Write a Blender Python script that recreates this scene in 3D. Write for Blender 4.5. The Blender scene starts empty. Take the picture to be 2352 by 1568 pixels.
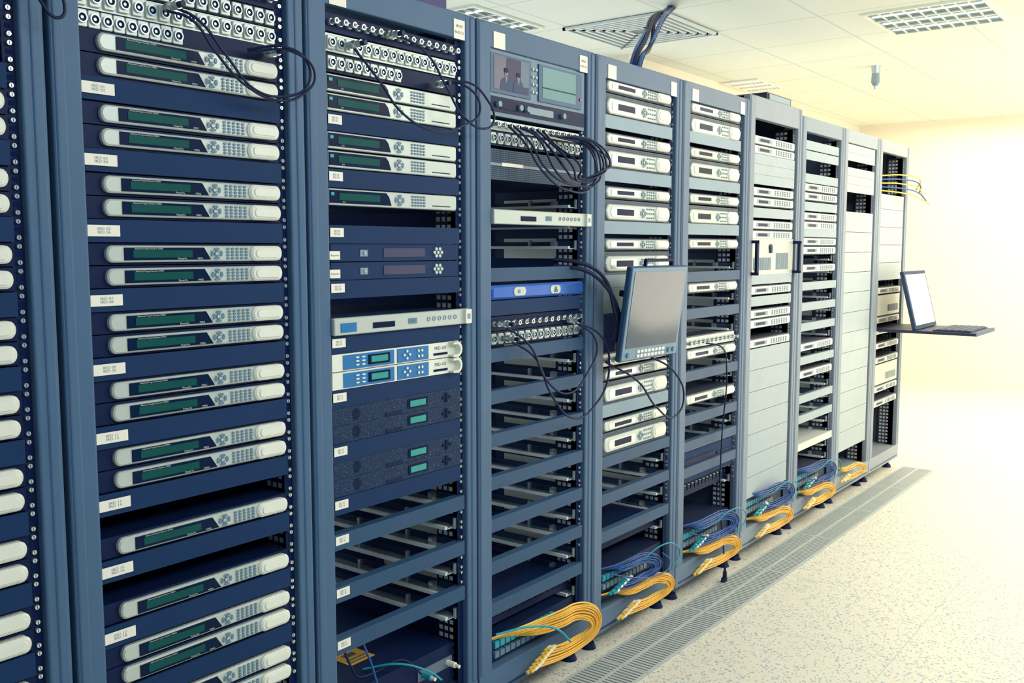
import bpy, bmesh, math, random
from mathutils import Vector
random.seed(4)
sc = bpy.context.scene
col = sc.collection
sc.view_settings.view_transform = 'Standard'
U = 0.0433
def Zn(n): return 1.759 - U*n

# ------------------------------------------------------------ materials
PAL = {
 'frame': ((.060,.132,.240),.48,0.0),
 'panel': ((.007,.034,.108),.6,0.0),
 'strip': ((.026,.078,.165),.5,0.0),
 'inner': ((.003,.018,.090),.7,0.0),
 'black': ((.004,.015,.064),.45,0.0),
 'silver':((.54,.61,.56),.36,0.2),
 'white': ((.80,.83,.72),.4,0.0),
 'grey':  ((.20,.30,.36),.45,0.0),
 'pad':   ((.11,.22,.30),.4,0.0),
 'zinc':  ((.42,.52,.56),.3,0.5),
 'chrome':((.75,.81,.78),.18,0.8),
 'screen':((.003,.014,.050),.3,0.0),
 'lcd':   ((.007,.082,.078),.35,0.0),
 'lcdb':  ((.025,.33,.29),.3,0.0),
 'blue':  ((.01,.17,.44),.35,0.0),
 'ampblue':((.018,.12,.52),.3,0.1),
 'labelw':((.88,.86,.74),.6,0.0),
 'ink':   ((.05,.08,.16),.7,0.0),
 'inkw':  ((.60,.68,.62),.7,0.0),
 'yellow':((.95,.62,.09),.4,0.0),
 'amber': ((.84,.46,.05),.4,0.0),
 'cblue': ((.004,.085,.33),.35,0.0),
 'cblue2':((.004,.045,.19),.35,0.0),
 'cyan':  ((.005,.34,.45),.4,0.0),
 'cable': ((.004,.013,.055),.45,0.0),
 'red':   ((.5,.02,.05),.4,0.0),
 'redscr':((.09,.09,.15),.2,0.0),
 'lightin':((.62,.70,.70),.5,0.0),
 'hole':  ((.12,.18,.24),.5,0.0),
 'gap':   ((.20,.26,.30),.5,0.0),
 'grate': ((.48,.53,.52),.5,0.0),
 'blank': ((.19,.30,.39),.45,0.05),
 'bezel': ((.10,.18,.26),.4,0.1),
 'purple':((.085,.085,.22),.6,0.0),
 'glass': ((.07,.10,.14),.12,0.0),
 'paleblue':((.17,.32,.33),.25,0.0),
 'skin':  ((.25,.15,.15),.5,0.0),
 'pic':   ((.08,.08,.14),.4,0.0),
}
LOWSPEC={'panel':.15,'inner':.05,'black':.15,'strip':.25,'frame':.35,'screen':.08,'lcd':.08,'cable':.3,'glass':.4,'blank':.4,'paleblue':.1,'pic':.1,'redscr':.15}
_m = {}
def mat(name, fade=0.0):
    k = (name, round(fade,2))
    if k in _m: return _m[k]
    m = bpy.data.materials.new(name if not fade else name+'_haze_%d' % int(fade*100))
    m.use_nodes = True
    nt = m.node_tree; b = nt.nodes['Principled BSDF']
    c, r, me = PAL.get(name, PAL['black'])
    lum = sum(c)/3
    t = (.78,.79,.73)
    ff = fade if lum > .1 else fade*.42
    c = tuple(a+(q-a)*ff for a, q in zip(c, t))  # blend toward cream paints distance haze into the base colour
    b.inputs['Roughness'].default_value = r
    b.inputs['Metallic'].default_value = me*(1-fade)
    if name in LOWSPEC: b.inputs['Specular IOR Level'].default_value = LOWSPEC[name]
    tc = nt.nodes.new('ShaderNodeTexCoord')
    nz = nt.nodes.new('ShaderNodeTexNoise'); nz.inputs['Scale'].default_value = 9
    mx = nt.nodes.new('ShaderNodeMix'); mx.data_type = 'RGBA'
    mx.inputs[6].default_value = (*[a*.92 for a in c],1)
    mx.inputs[7].default_value = (*[min(1,a*1.08) for a in c],1)
    if name=='silver':   # faint horizontal brushing
        mp = nt.nodes.new('ShaderNodeMapping'); mp.inputs['Scale'].default_value=(1,1,120)
        nt.links.new(tc.outputs['Object'], mp.inputs[0]); nt.links.new(mp.outputs[0], nz.inputs['Vector'])
    else:
        nt.links.new(tc.outputs['Object'], nz.inputs['Vector'])
    nt.links.new(nz.outputs['Fac'], mx.inputs[0])
    nt.links.new(mx.outputs[2], b.inputs['Base Color'])
    _m[k] = m
    return m

def special(name, kind, c1, c2, scale, rough=.5, fade=0):
    k = (name, round(fade,2))
    if k in _m: return _m[k]
    m = bpy.data.materials.new(name); m.use_nodes = True
    nt = m.node_tree; b = nt.nodes['Principled BSDF']
    b.inputs['Roughness'].default_value = rough
    b.inputs['Specular IOR Level'].default_value = .2
    t = (.7,.7,.64)
    c1 = tuple(a+(q-a)*fade*.3 for a,q in zip(c1,t)); c2 = tuple(a+(q-a)*fade for a,q in zip(c2,t))  # same painted haze, mixed into both pattern colours
    tc = nt.nodes.new('ShaderNodeTexCoord')
    mx = nt.nodes.new('ShaderNodeMix'); mx.data_type = 'RGBA'
    mx.inputs[6].default_value = (*c1,1); mx.inputs[7].default_value = (*c2,1)
    if kind == 'checker':
        t = nt.nodes.new('ShaderNodeTexChecker'); t.inputs['Scale'].default_value = scale
        mp = nt.nodes.new('ShaderNodeMapping'); mp.inputs['Rotation'].default_value = (0, math.radians(45), 0)
        mp.inputs['Location'].default_value = (0,.013,0)
        nt.links.new(tc.outputs['Object'], mp.inputs[0]); nt.links.new(mp.outputs[0], t.inputs[0])
        nt.links.new(t.outputs['Fac'], mx.inputs[0])
    else:
        t = nt.nodes.new('ShaderNodeTexVoronoi'); t.inputs['Scale'].default_value = scale
        nt.links.new(tc.outputs['Object'], t.inputs['Vector'])
        lt = nt.nodes.new('ShaderNodeMath'); lt.operation = 'LESS_THAN'; lt.inputs[1].default_value = .20
        nt.links.new(t.outputs['Distance'], lt.inputs[0]); nt.links.new(lt.outputs[0], mx.inputs[0])
    nt.links.new(mx.outputs[2], b.inputs['Base Color'])
    _m[k] = m
    return m
def carbon(f=0): return special('carbon','checker',(.004,.013,.055),(.07,.13,.18),260,.4,f)
def grain(): return special('grain','voronoi',(.006,.027,.080),(.16,.24,.32),260,.5)

# ------------------------------------------------------------ mesh builder
class MB:
    def __init__(s, fade=0.0): s.v=[]; s.f=[]; s.m=[]; s.mats=[]; s.fade=fade
    def mi(s, m):
        if isinstance(m,str): m = mat(m, s.fade)
        if m not in s.mats: s.mats.append(m)
        return s.mats.index(m)
    def add(s, vs, fs, m):
        o=len(s.v); s.v+=vs; i=s.mi(m)
        for f in fs: s.f.append([a+o for a in f]); s.m.append(i)
        return s
    def box(s,x0,x1,y0,y1,z0,z1,m):
        v=[(x0,y0,z0),(x1,y0,z0),(x1,y1,z0),(x0,y1,z0),(x0,y0,z1),(x1,y0,z1),(x1,y1,z1),(x0,y1,z1)]
        return s.add(v,[(3,2,1,0),(4,5,6,7),(0,1,5,4),(1,2,6,5),(2,3,7,6),(3,0,4,7)],m)
    def prism(s,pts,y0,y1,m,ch=0.0):
        n=len(pts)
        if ch<=0:
            v=[(x,y0,z) for x,z in pts]+[(x,y1,z) for x,z in pts]
            f=[list(range(n)),list(range(2*n-1,n-1,-1))]+[(i,i+n,(i+1)%n+n,(i+1)%n) for i in range(n)]
            return s.add(v,f,m)
        xs=[p[0] for p in pts]; zs=[p[1] for p in pts]
        cx=(min(xs)+max(xs))/2; cz=(min(zs)+max(zs))/2
        hx=(max(xs)-min(xs))/2; hz=(max(zs)-min(zs))/2
        ins=[(cx+(x-cx)*(1-ch/hx), cz+(z-cz)*(1-ch/hz)) for x,z in pts]
        v=[(x,y0,z) for x,z in ins]+[(x,y0+ch,z) for x,z in pts]+[(x,y1,z) for x,z in pts]
        f=[list(range(n)),list(range(3*n-1,2*n-1,-1))]
        for k in (0,1):
            f+=[(i+k*n,i+(k+1)*n,(i+1)%n+(k+1)*n,(i+1)%n+k*n) for i in range(n)]
        return s.add(v,f,m)
    def cyl(s,cx,cz,r,y0,y1,m,seg=14): return s.prism(ell(cx,cz,r,r,seg),y0,y1,m)
    def vcyl(s,cx,cy,r0,r1,z0,z1,m,seg=16):
        a=[(cx+r0*math.cos(t*2*math.pi/seg),cy+r0*math.sin(t*2*math.pi/seg),z0) for t in range(seg)]
        b=[(cx+r1*math.cos(t*2*math.pi/seg),cy+r1*math.sin(t*2*math.pi/seg),z1) for t in range(seg)]
        return s.add(a+b,[list(range(seg)),list(range(2*seg-1,seg-1,-1))]+[(i,i+seg,(i+1)%seg+seg,(i+1)%seg) for i in range(seg)],m)
    def ring(s,cx,cz,ro,ri,y0,y1,m,seg=18,a0=0,a1=360):
        fl = abs(a1-a0)>=360; n=seg if fl else seg+1
        v=[]
        for i in range(n):
            a=math.radians(a0+(a1-a0)*i/seg); c,q=math.cos(a),math.sin(a)
            v+=[(cx+ro*c,y0,cz+ro*q),(cx+ri*c,y0,cz+ri*q),(cx+ro*c,y1,cz+ro*q),(cx+ri*c,y1,cz+ri*q)]
        f=[]
        for i in range(n if fl else n-1):
            a=i*4; b=((i+1)%n)*4
            f+=[(a,b,b+1,a+1),(a+2,a+3,b+3,b+2),(a,a+2,b+2,b),(a+1,b+1,b+3,a+3)]
        if not fl: f+=[(0,1,3,2),(n*4-4,n*4-2,n*4-1,n*4-3)]
        return s.add(v,f,m)
    def mesh(s,name):
        me=bpy.data.meshes.new(name); me.from_pydata(s.v,[],s.f)
        for m in s.mats: me.materials.append(m)
        me.polygons.foreach_set('material_index',s.m)
        bm=bmesh.new(); bm.from_mesh(me); bmesh.ops.recalc_face_normals(bm,faces=bm.faces); bm.to_mesh(me); bm.free()
        return me
def ell(cx,cz,rx,rz,seg=16): return [(cx+rx*math.cos(2*math.pi*i/seg),cz+rz*math.sin(2*math.pi*i/seg)) for i in range(seg)]
def stad(x0,x1,z0,z1,seg=8,k=1.0):
    h=(z1-z0)/2; cz=(z0+z1)/2; r=h*k; p=[]
    for i in range(seg+1):
        a=-math.pi/2+math.pi*i/seg; p.append((x1-r+r*math.cos(a),cz+h*math.sin(a)))
    for i in range(seg+1):
        a=math.pi/2+math.pi*i/seg; p.append((x0+r+r*math.cos(a),cz+h*math.sin(a)))
    return p
def rrect(x0,x1,z0,z1,r,seg=4):
    p=[]
    for (cx,cz,a0) in ((x1-r,z0+r,-90),(x1-r,z1-r,0),(x0+r,z1-r,90),(x0+r,z0+r,180)):
        for i in range(seg+1):
            a=math.radians(a0+90*i/seg); p.append((cx+r*math.cos(a),cz+r*math.sin(a)))
    return p

def O(name, data, parent=None, loc=(0,0,0), label=None, cat=None, group=None, bevel=0):
    o=bpy.data.objects.new(name,data); col.objects.link(o); o.location=loc
    if parent: o.parent=parent
    if label: o['label']=label
    if cat: o['category']=cat
    if group: o['group']=group
    if bevel:
        b=o.modifiers.new('bevel','BEVEL'); b.width=bevel; b.segments=3; b.limit_method='ANGLE'
    return o
_t={}
def text_mesh(s,size,m,al='CENTER',sx=1.0):
    k=(s,size,m,al,sx)
    if k in _t: return _t[k]
    cu=bpy.data.curves.new('txt','FONT'); cu.body=s; cu.size=size; cu.align_x=al; cu.align_y='CENTER'; cu.resolution_u=2
    cu.space_line=.85
    ob=bpy.data.objects.new('txt',cu); col.objects.link(ob)
    dg=bpy.context.evaluated_depsgraph_get()
    me=bpy.data.meshes.new_from_object(ob.evaluated_get(dg))
    bpy.data.objects.remove(ob)
    for v in me.vertices: v.co=(v.co.x*sx,-v.co.z,v.co.y)
    me.materials.clear(); me.materials.append(mat(m))
    _t[k]=me
    return me

def spawn(T, loc, label, cat, group=None):
    r=O(T['name'],T['mesh'],None,loc,label,cat,group)
    for p in T['parts']:
        c=O(p[0],p[1],r,p[2] if len(p)>2 else (0,0,0))
        if len(p)>3 and p[3]: c['label']=p[3]
    return r

# ------------------------------------------------------------ device templates
def navpad(f,x,z,s,y):
    b=MB(f)
    b.prism(ell(x,z,.0155*s,.0135*s,20),y-.0008,y+.002,'silver')
    for dx,dz,rx,rz in ((0,.009,.007,.0032),(0,-.009,.007,.0032),(-.0105,0,.0035,.006),(.0105,0,.0035,.006)):
        b.prism(ell(x+dx*s,z+dz*s,rx*s,rz*s,12),y-.0025,y,'pad')
    b.ring(x,z,.0058*s,.0038*s,y-.003,y,'pad',14,40,320)
    return b.mesh('navigation_pad')
def keys(f,x0,x1,z,hz,nx,nz,y,m='pad',rx=.0042,rz=.003):
    b=MB(f)
    for i in range(nx):
        for j in range(nz):
            b.prism(ell(x0+(x1-x0)*i/max(1,nx-1), z-hz+2*hz*j/max(1,nz-1), rx,rz,10),y-.0022,y+.001,m)
    return b.mesh('keypad')

_T={}
def T_oval(f=0,two=False,near=True):
    k=('oval',f,two,near)
    if k in _T: return _T[k]
    H=.041 if two else .0205; h=.0255 if two else .0160
    x0,x1=(.116,.522) if near else (.080,.505)
    c=MB(f)
    c.box(.07,.53,.0,.34,-H,H,'black')
    if not near: c.box(.068,.532,-.003,.0,-H,H,carbon(f))
    else: c.box(.066,.532,-.002,.0,-H,H,'black')
    ch=c.mesh('receiver_chassis')
    parts=[]
    parts.append(('faceplate',MB(f).prism(stad(x0,x1,-h,h,8,.75 if near else .8),-.013,-.001,'silver',.003).mesh('faceplate')))
    hz=h*.76
    a,b_=x0+.034,x0+.204
    if near:
        parts.append(('display_window',MB(f).prism([(a,-hz),(b_+.022,-hz),(b_+.006,hz),(a,hz)],-.0145,-.012,'screen').mesh('display_window')))
        parts.append(('display',MB(f).box(a+.018,b_-.022,-.0155,-.014,-hz*.62,hz*.60,'lcd').mesh('display')))
        parts.append(('window_text',text_mesh('Advanced Program Receiver D9854',.0042,'inkw'),(a+.052,-.0149,hz*.80)))
        parts.append(('window_text',text_mesh('PowerVu',.0055,'inkw'),(b_-.045,-.0149,-hz*.80)))
        parts.append(('window_text',text_mesh('MPEG',.005,'inkw'),(b_-.004,-.0149,-hz*.80)))
    else:
        parts.append(('display_window',MB(f).prism(stad(a-.008,b_,-hz*.8,hz*.8,6,.5),-.0145,-.012,'chrome').mesh('display_window')))
        parts.append(('display',MB(f*.5).box(a+.03,b_-.03,-.0155,-.014,-hz*.55,hz*.55,'screen').mesh('display')))
    s=1.0 if not two else 1.2
    parts.append(('navigation_pad',navpad(f*.5,x0+.240,0,s*(1 if near else 1.1),-.013)))
    parts.append(('keypad',keys(f*.5,x0+.268,x0+.314,0,h*.60,5 if near else 4,4 if near else 3,-.013,'pad',.0036 if near else .0042,.0026 if near else .003)))
    g=MB(f).prism(stad(x0+.324,x1+.001,-h*.97,h*.97,8,.8),-.020,-.012,'white',.004)
    g.prism(stad(x0+.334,x1-.008,-h*.6,h*.6,8,.8),-.0225,-.018,'white',.0015)
    parts.append(('grip_cap',g.mesh('grip_cap'),(0,0,0),'pale raised rounded end cap'))
    _T[k]=dict(name='satellite_receiver',mesh=ch,parts=parts)
    return _T[k]
def T_rect(f=0,plain=False):
    k=('rect',f,plain)
    if k in _T: return _T[k]
    c=MB(f).box(.07,.53,.0,.34,-.0205,.0205,'black').mesh('receiver_chassis')
    h=.0190 if not plain else .0165
    parts=[('faceplate',MB(f).prism([(.066,-h),(.512,-h),(.516,-h+.005),(.516,h-.003),(.512,h),(.066,h)],-.014,-.001,'silver' if not plain else 'white',.002).mesh('faceplate'))]
    if not plain:
        parts+=[('display_window',MB(f).prism([(.067,-.0145),(.268,-.0145),(.26,.006),(.25,.0155),(.067,.0155)],-.0155,-.012,'screen').mesh('display_window')),
         ('display',MB(f).box(.095,.228,-.0165,-.015,-.0075,.009,'lcd').mesh('display')),
         ('display_badge',MB(f).box(.070,.080,-.0163,-.015,.003,.010,'cyan').mesh('display_badge')),
         ('window_text',text_mesh('DVI',.005,'inkw'),(.11,-.0158,-.0115)),
         ('keypad',keys(f,.345,.388,0,.011,5,4,-.014,'pad',.0036,.0026)),
         ('card_slot',MB(f).box(.42,.49,-.0145,-.012,-.011,-.0085,'black').mesh('card_slot'))]
        parts.append(('navigation_pad',navpad(f,.297,0,1.15,-.014)))
    else:
        parts+=[('keypad',keys(f*.2,.30,.47,0,.008,7,3,-.014,'pad',.008,.0034)),
                ('display_window',MB(f*.4).box(.10,.25,-.0145,-.012,-.009,.009,'grey').box(.12,.22,-.015,-.0144,-.006,.006,'screen').mesh('display_window'))]
    _T[k]=dict(name='satellite_receiver' if not plain else 'rack_unit',mesh=c,parts=parts)
    return _T[k]
def T_player(f=0,blue=True):
    c=MB(f).box(.075,.525,.0,.40,-.0205,.0205,'panel').mesh('player_chassis')
    P=[('faceplate',MB(f).prism(rrect(.066,.556,-.0205,.0205,.003),-.012,.0,'silver',.002).mesh('faceplate')),
       ('media_slot',MB(f).box(.19,.265,-.0135,-.011,-.010,.004,'screen').mesh('media_slot')),
       ('display',MB(f).box(.315,.345,-.0135,-.011,-.007,.007,'pad').mesh('display')),
       ('display',text_mesh('888',.010,'lcdb'),(.33,-.0139,0)),
       ('mounting_ear',MB(f).box(.532,.556,-.02,-.011,-.019,.019,'white').box(.538,.550,-.0205,-.019,-.007,.007,'grey').mesh('mounting_ear'))]
    if blue: P.append(('display_badge',MB(f).box(.085,.135,-.0135,-.011,-.014,.008,'blue').mesh('display_badge')))
    b=MB(f)
    for i in range(6):
        b.ring(.39+i*.021,.001,.006,.0045,-.0135,-.011,'grey',12)
    P.append(('transport_buttons',b.mesh('transport_buttons')))
    return dict(name='media_player',mesh=c,parts=P)
def T_blue():
    c=MB().box(.075,.525,.0,.34,-.0205,.0205,'black').mesh('decoder_chassis')
    b=MB()
    for dx,dz in ((-.018,0),(.002,0),(-.008,.009),(-.008,-.009),(.035,.007),(.035,-.007),(.048,.007),(.048,-.007)):
        b.cyl(.325+dx,dz,.0035,-.0175,-.015,'white',10)
    P=[('faceplate',MB().box(.066,.522,-.013,.0,-.0205,.0205,'white').mesh('faceplate')),
       ('control_panel',MB().box(.10,.272,-.0145,-.012,-.018,.017,'blue').mesh('control_panel')),
       ('control_panel',MB().box(.283,.40,-.0145,-.012,-.018,.017,'blue').mesh('control_panel')),
       ('display',MB().box(.182,.255,-.0165,-.014,-.012,.012,'screen').box(.190,.247,-.0175,-.016,-.007,.008,'lcdb').mesh('display')),
       ('keypad',b.mesh('keypad')),
       ('indicator_keys',keys(0,.145,.165,0,.009,2,3,-.0145,'white',.006,.002)),
       ('card_slot',MB().box(.42,.475,-.0145,-.012,-.012,-.006,'screen').mesh('card_slot')),
       ('model_text',text_mesh('PRD-101',.013,'ink'),(.448,-.0135,.006)),
       ('handle',MB().ring(.495,0,.021,.014,-.032,-.010,'white',14,-90,90).box(.480,.497,-.032,-.010,.014,.0195,'white').box(.480,.497,-.032,-.010,-.0195,-.014,'white').mesh('handle'),(0,0,0),'white half-round pull handle')]
    return dict(name='video_decoder',mesh=c,parts=P)
def T_darkdisp():
    c=MB().box(.072,.528,-.008,.34,-.0205,.0205,'panel').mesh('tuner_chassis')
    b=MB()
    for dx,dz in ((-.014,0),(.0,0),(.014,0),(-.007,.009),(.007,.009),(-.007,-.009),(.007,-.009)):
        b.cyl(.445+dx,dz,.0045,-.0115,-.008,'inkw',10)
    P=[('display',MB().box(.245,.395,-.0095,-.007,-.011,.011,'redscr').mesh('display')),
       ('headphone_socket',MB().box(.165,.19,-.0095,-.007,-.009,.007,'grey').cyl(.18,-.001,.005,-.012,-.009,'zinc').mesh('headphone_socket')),
       ('keypad',b.mesh('keypad')),
       ('paper_tag',MB().box(.068,.10,-.0095,-.007,-.016,.004,'labelw').mesh('paper_tag')),
       ('paper_tag',text_mesh('Receiver',.007,'ink'),(.084,-.0099,-.006))]
    return dict(name='audio_receiver',mesh=c,parts=P)
def T_grain():
    c=MB().box(.070,.535,-.008,.40,-.0213,.0213,grain()).mesh('processor_chassis')
    v=MB()
    for i in range(6):
        w=.013*math.sqrt(max(.1,1-((i-2.5)/3)**2))
        v.box(.145-w,.145+w,-.0092,-.0075,-.012+i*.0048-.0013,-.012+i*.0048+.0013,'screen')
    d=MB()
    for dx,dz in ((0,0),(-.012,0),(.012,0),(0,.009),(0,-.009)): d.prism(ell(.475+dx,dz,.006,.004,10),-.011,-.007,'screen')
    P=[('display',MB().box(.325,.40,-.0095,-.007,-.012,.012,'screen').box(.333,.392,-.0105,-.009,-.008,.008,'lcdb').mesh('display')),
       ('vent',v.mesh('vent')),('navigation_pad',d.mesh('navigation_pad')),
       ('grip_recess',MB().prism(stad(.245,.305,-.0208,-.012,8,1.0),-.0095,-.007,'black').mesh('grip_recess')),
       ('indicator_light',MB().cyl(.44,-.004,.0016,-.0095,-.007,'red',8).mesh('indicator_light'))]
    return dict(name='signal_processor',mesh=c,parts=P)
def T_amp():
    c=MB().box(.075,.525,.0,.30,-.0205,.0205,'black').mesh('amplifier_chassis')
    v=MB()
    for x in (.42,.435,.45,.465,.48,.495):
        for z in (-.009,-.003,.003,.009): v.box(x,x+.011,-.0165,-.014,z-.0008,z+.0008,'ink')
    P=[('faceplate',MB().prism(rrect(.066,.54,-.0205,.0205,.009),-.016,0,'ampblue',.006).mesh('faceplate')),
       ('vent',v.mesh('vent')),
       ('oval_badge',MB().prism(stad(.165,.225,-.013,.013,8),-.0185,-.013,'silver',.001).mesh('oval_badge')),
       ('oval_badge',MB().prism(stad(.35,.405,-.013,.013,8),-.0185,-.013,'silver',.001).ring(.377,.004,.005,.003,-.0195,-.018,'ink').ring(.372,-.004,.005,.003,-.0195,-.018,'ink').ring(.382,-.004,.005,.003,-.0195,-.018,'ink').mesh('oval_badge')),
       ('socket',MB().cyl(.19,.0,.006,-.020,-.015,'grey').mesh('socket'))]
    return dict(name='power_amplifier',mesh=c,parts=P)
def T_dual():
    H=2.15*U
    c=MB().box(.075,.525,0,.25,-H,H,'panel').box(.066,.545,-.008,0,-H,H,'bezel').mesh('monitor_chassis')
    z0,z1=-.030,.078
    p1=MB().box(.068,.255,-.012,-.007,z0,z1,'frame').box(.080,.243,-.0128,-.0115,z0+.010,z1-.006,'pic')
    p1.box(.080,.135,-.0130,-.0126,z0+.010,z1-.006,'redscr').box(.205,.243,-.0130,-.0126,z0+.030,z1-.006,'hole')
    for cx,h,s in ((.135,.060,1.0),(.192,.054,.9)):
        p1.prism([(cx-.027*s,z0+.011),(cx+.027*s,z0+.011),(cx+.025*s,z0+.034),(cx+.018*s,z0+.043),(cx+.007*s,z0+.047),(cx-.007*s,z0+.047),(cx-.018*s,z0+.043),(cx-.025*s,z0+.034)],-.0136,-.0129,'ink')
        p1.prism([(cx-.005,z0+.047),(cx,z0+.030),(cx+.005,z0+.047)],-.0140,-.0135,'pad')
        p1.box(cx-.003,cx+.003,-.0139,-.0134,z0+.044,z0+.050,'skin')
        p1.prism(ell(cx,z0+h,.0085*s,.0115*s,14),-.0141,-.0134,'skin')
        p1.prism(ell(cx-.001,z0+h+.006,.0095*s,.0075*s,14),-.0145,-.0138,'black')
    p2=MB().box(.295,.525,-.012,-.007,z0,z1,'frame').box(.312,.490,-.0128,-.0115,z0+.012,z1-.006,'paleblue').box(.312,.490,-.0132,-.0125,z0+.040,z0+.044,'lcd')
    P=[('screen',p1.mesh('screen'),(0,0,0),'small screen showing two people in suits'),('screen',p2.mesh('screen'),(0,0,0),'pale blue-green blank screen')]
    for x in (.265,.282):
        kb=MB()
        for i in range(4): kb.cyl(x,z1-.02-i*.022,.0042,-.014,-.007,'inkw',10)
        P.append(('button_column',kb.mesh('button_column')))
    P.append(('power_button',MB().cyl(.515,.0,.005,-.015,-.01,'red',10).mesh('power_button')))
    kn=MB()
    kn.box(.068,.543,-.010,-.007,-.082,-.040,'black').box(.11,.21,-.012,-.009,-.072,-.050,'screen').box(.25,.37,-.012,-.009,-.072,-.052,'grey')
    P.append(('control_strip',kn.mesh('control_strip')))
    for x in (.10,.20,.235,.42): P.append(('knob',MB().cyl(x,-.061,.0085,-.020,-.009,'grey',14).mesh('knob')))
    return dict(name='twin_preview_monitor',mesh=c,parts=P)
def T_meshunit():
    H=.043
    c=MB().box(.07,.53,.0,.42,-H,H,'black').box(.066,.535,-.006,0,-H,H,carbon()).mesh('unit_chassis')
    return dict(name='ventilated_rack_unit',mesh=c,parts=[('name_band',MB().box(.068,.53,-.009,-.005,-.004,.004,'grey').mesh('name_band')),('paper_tag',MB().box(.12,.22,-.0098,-.0085,-.004,.006,'labelw').mesh('paper_tag'))])
def T_server(f):
    H=.083
    c=MB(f).box(.07,.53,.0,.5,-H,H,'silver').mesh('server_chassis')
    P=[('faceplate',MB(f).box(.064,.54,-.009,0,-H,H,'silver').mesh('faceplate')),
       ('lock',MB(f).cyl(.27,.045,.014,-.016,-.008,'black').box(.262,.278,-.018,-.008,.02,.045,'black').mesh('lock'))]
    g=MB(f)
    for i in range(16): g.box(.09+i*.012,.096+i*.012,-.012,-.008,-.055,.0,'grey')
    P.append(('vent',g.mesh('vent'))); g=MB(f)
    for i in range(12): g.box(.34+i*.012,.346+i*.012,-.012,-.008,-.055,.02,'grey')
    P.append(('vent',g.mesh('vent')))
    for x in (.055,.545):
        h=MB().box(x-.009,x+.009,-.045,-.033,-.075,.075,'black').box(x-.007,x+.007,-.045,0,.062,.075,'black').box(x-.007,x+.007,-.045,0,-.075,-.062,'black')
        P.append(('handle',h.mesh('handle')))
    return dict(name='server_computer',mesh=c,parts=P)
def T_patch(kind,n,f=0,silver=True,x0=.078,x1=.528,half=.0205):
    c=MB(f).box(.066,.54,.002,.03,-half,half,'silver' if silver else 'black').box(.08,.52,.03,.12,-half,half,'black').mesh('patch_panel')
    if kind=='xlr':
        q=MB(f).prism(rrect(-.0115,.0115,-.0155,.0155,.003),-.004,.003,'silver',.001).ring(0,0,.0100,.0075,-.009,-.003,'zinc',16).cyl(0,0,.0075,-.0055,-.003,'screen',14).cyl(0,.0,.003,-.0075,-.003,'zinc',8)
    else:
        q=MB(f).cyl(0,0,.008,-.006,.002,'zinc',6).cyl(0,0,.0058,-.020,-.006,'chrome',12).ring(0,0,.0068,.0050,-.024,-.018,'chrome',14).cyl(0,0,.0025,-.021,-.018,'screen',8)
    me=q.mesh(kind+'_socket')
    P=[]
    for i in range(n): P.append(('xlr_socket' if kind=='xlr' else 'coaxial_socket',me,(x0+.012+(x1-x0-.024)*i/(n-1),0,0)))
    return dict(name='patch_panel',mesh=c,parts=P)

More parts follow.
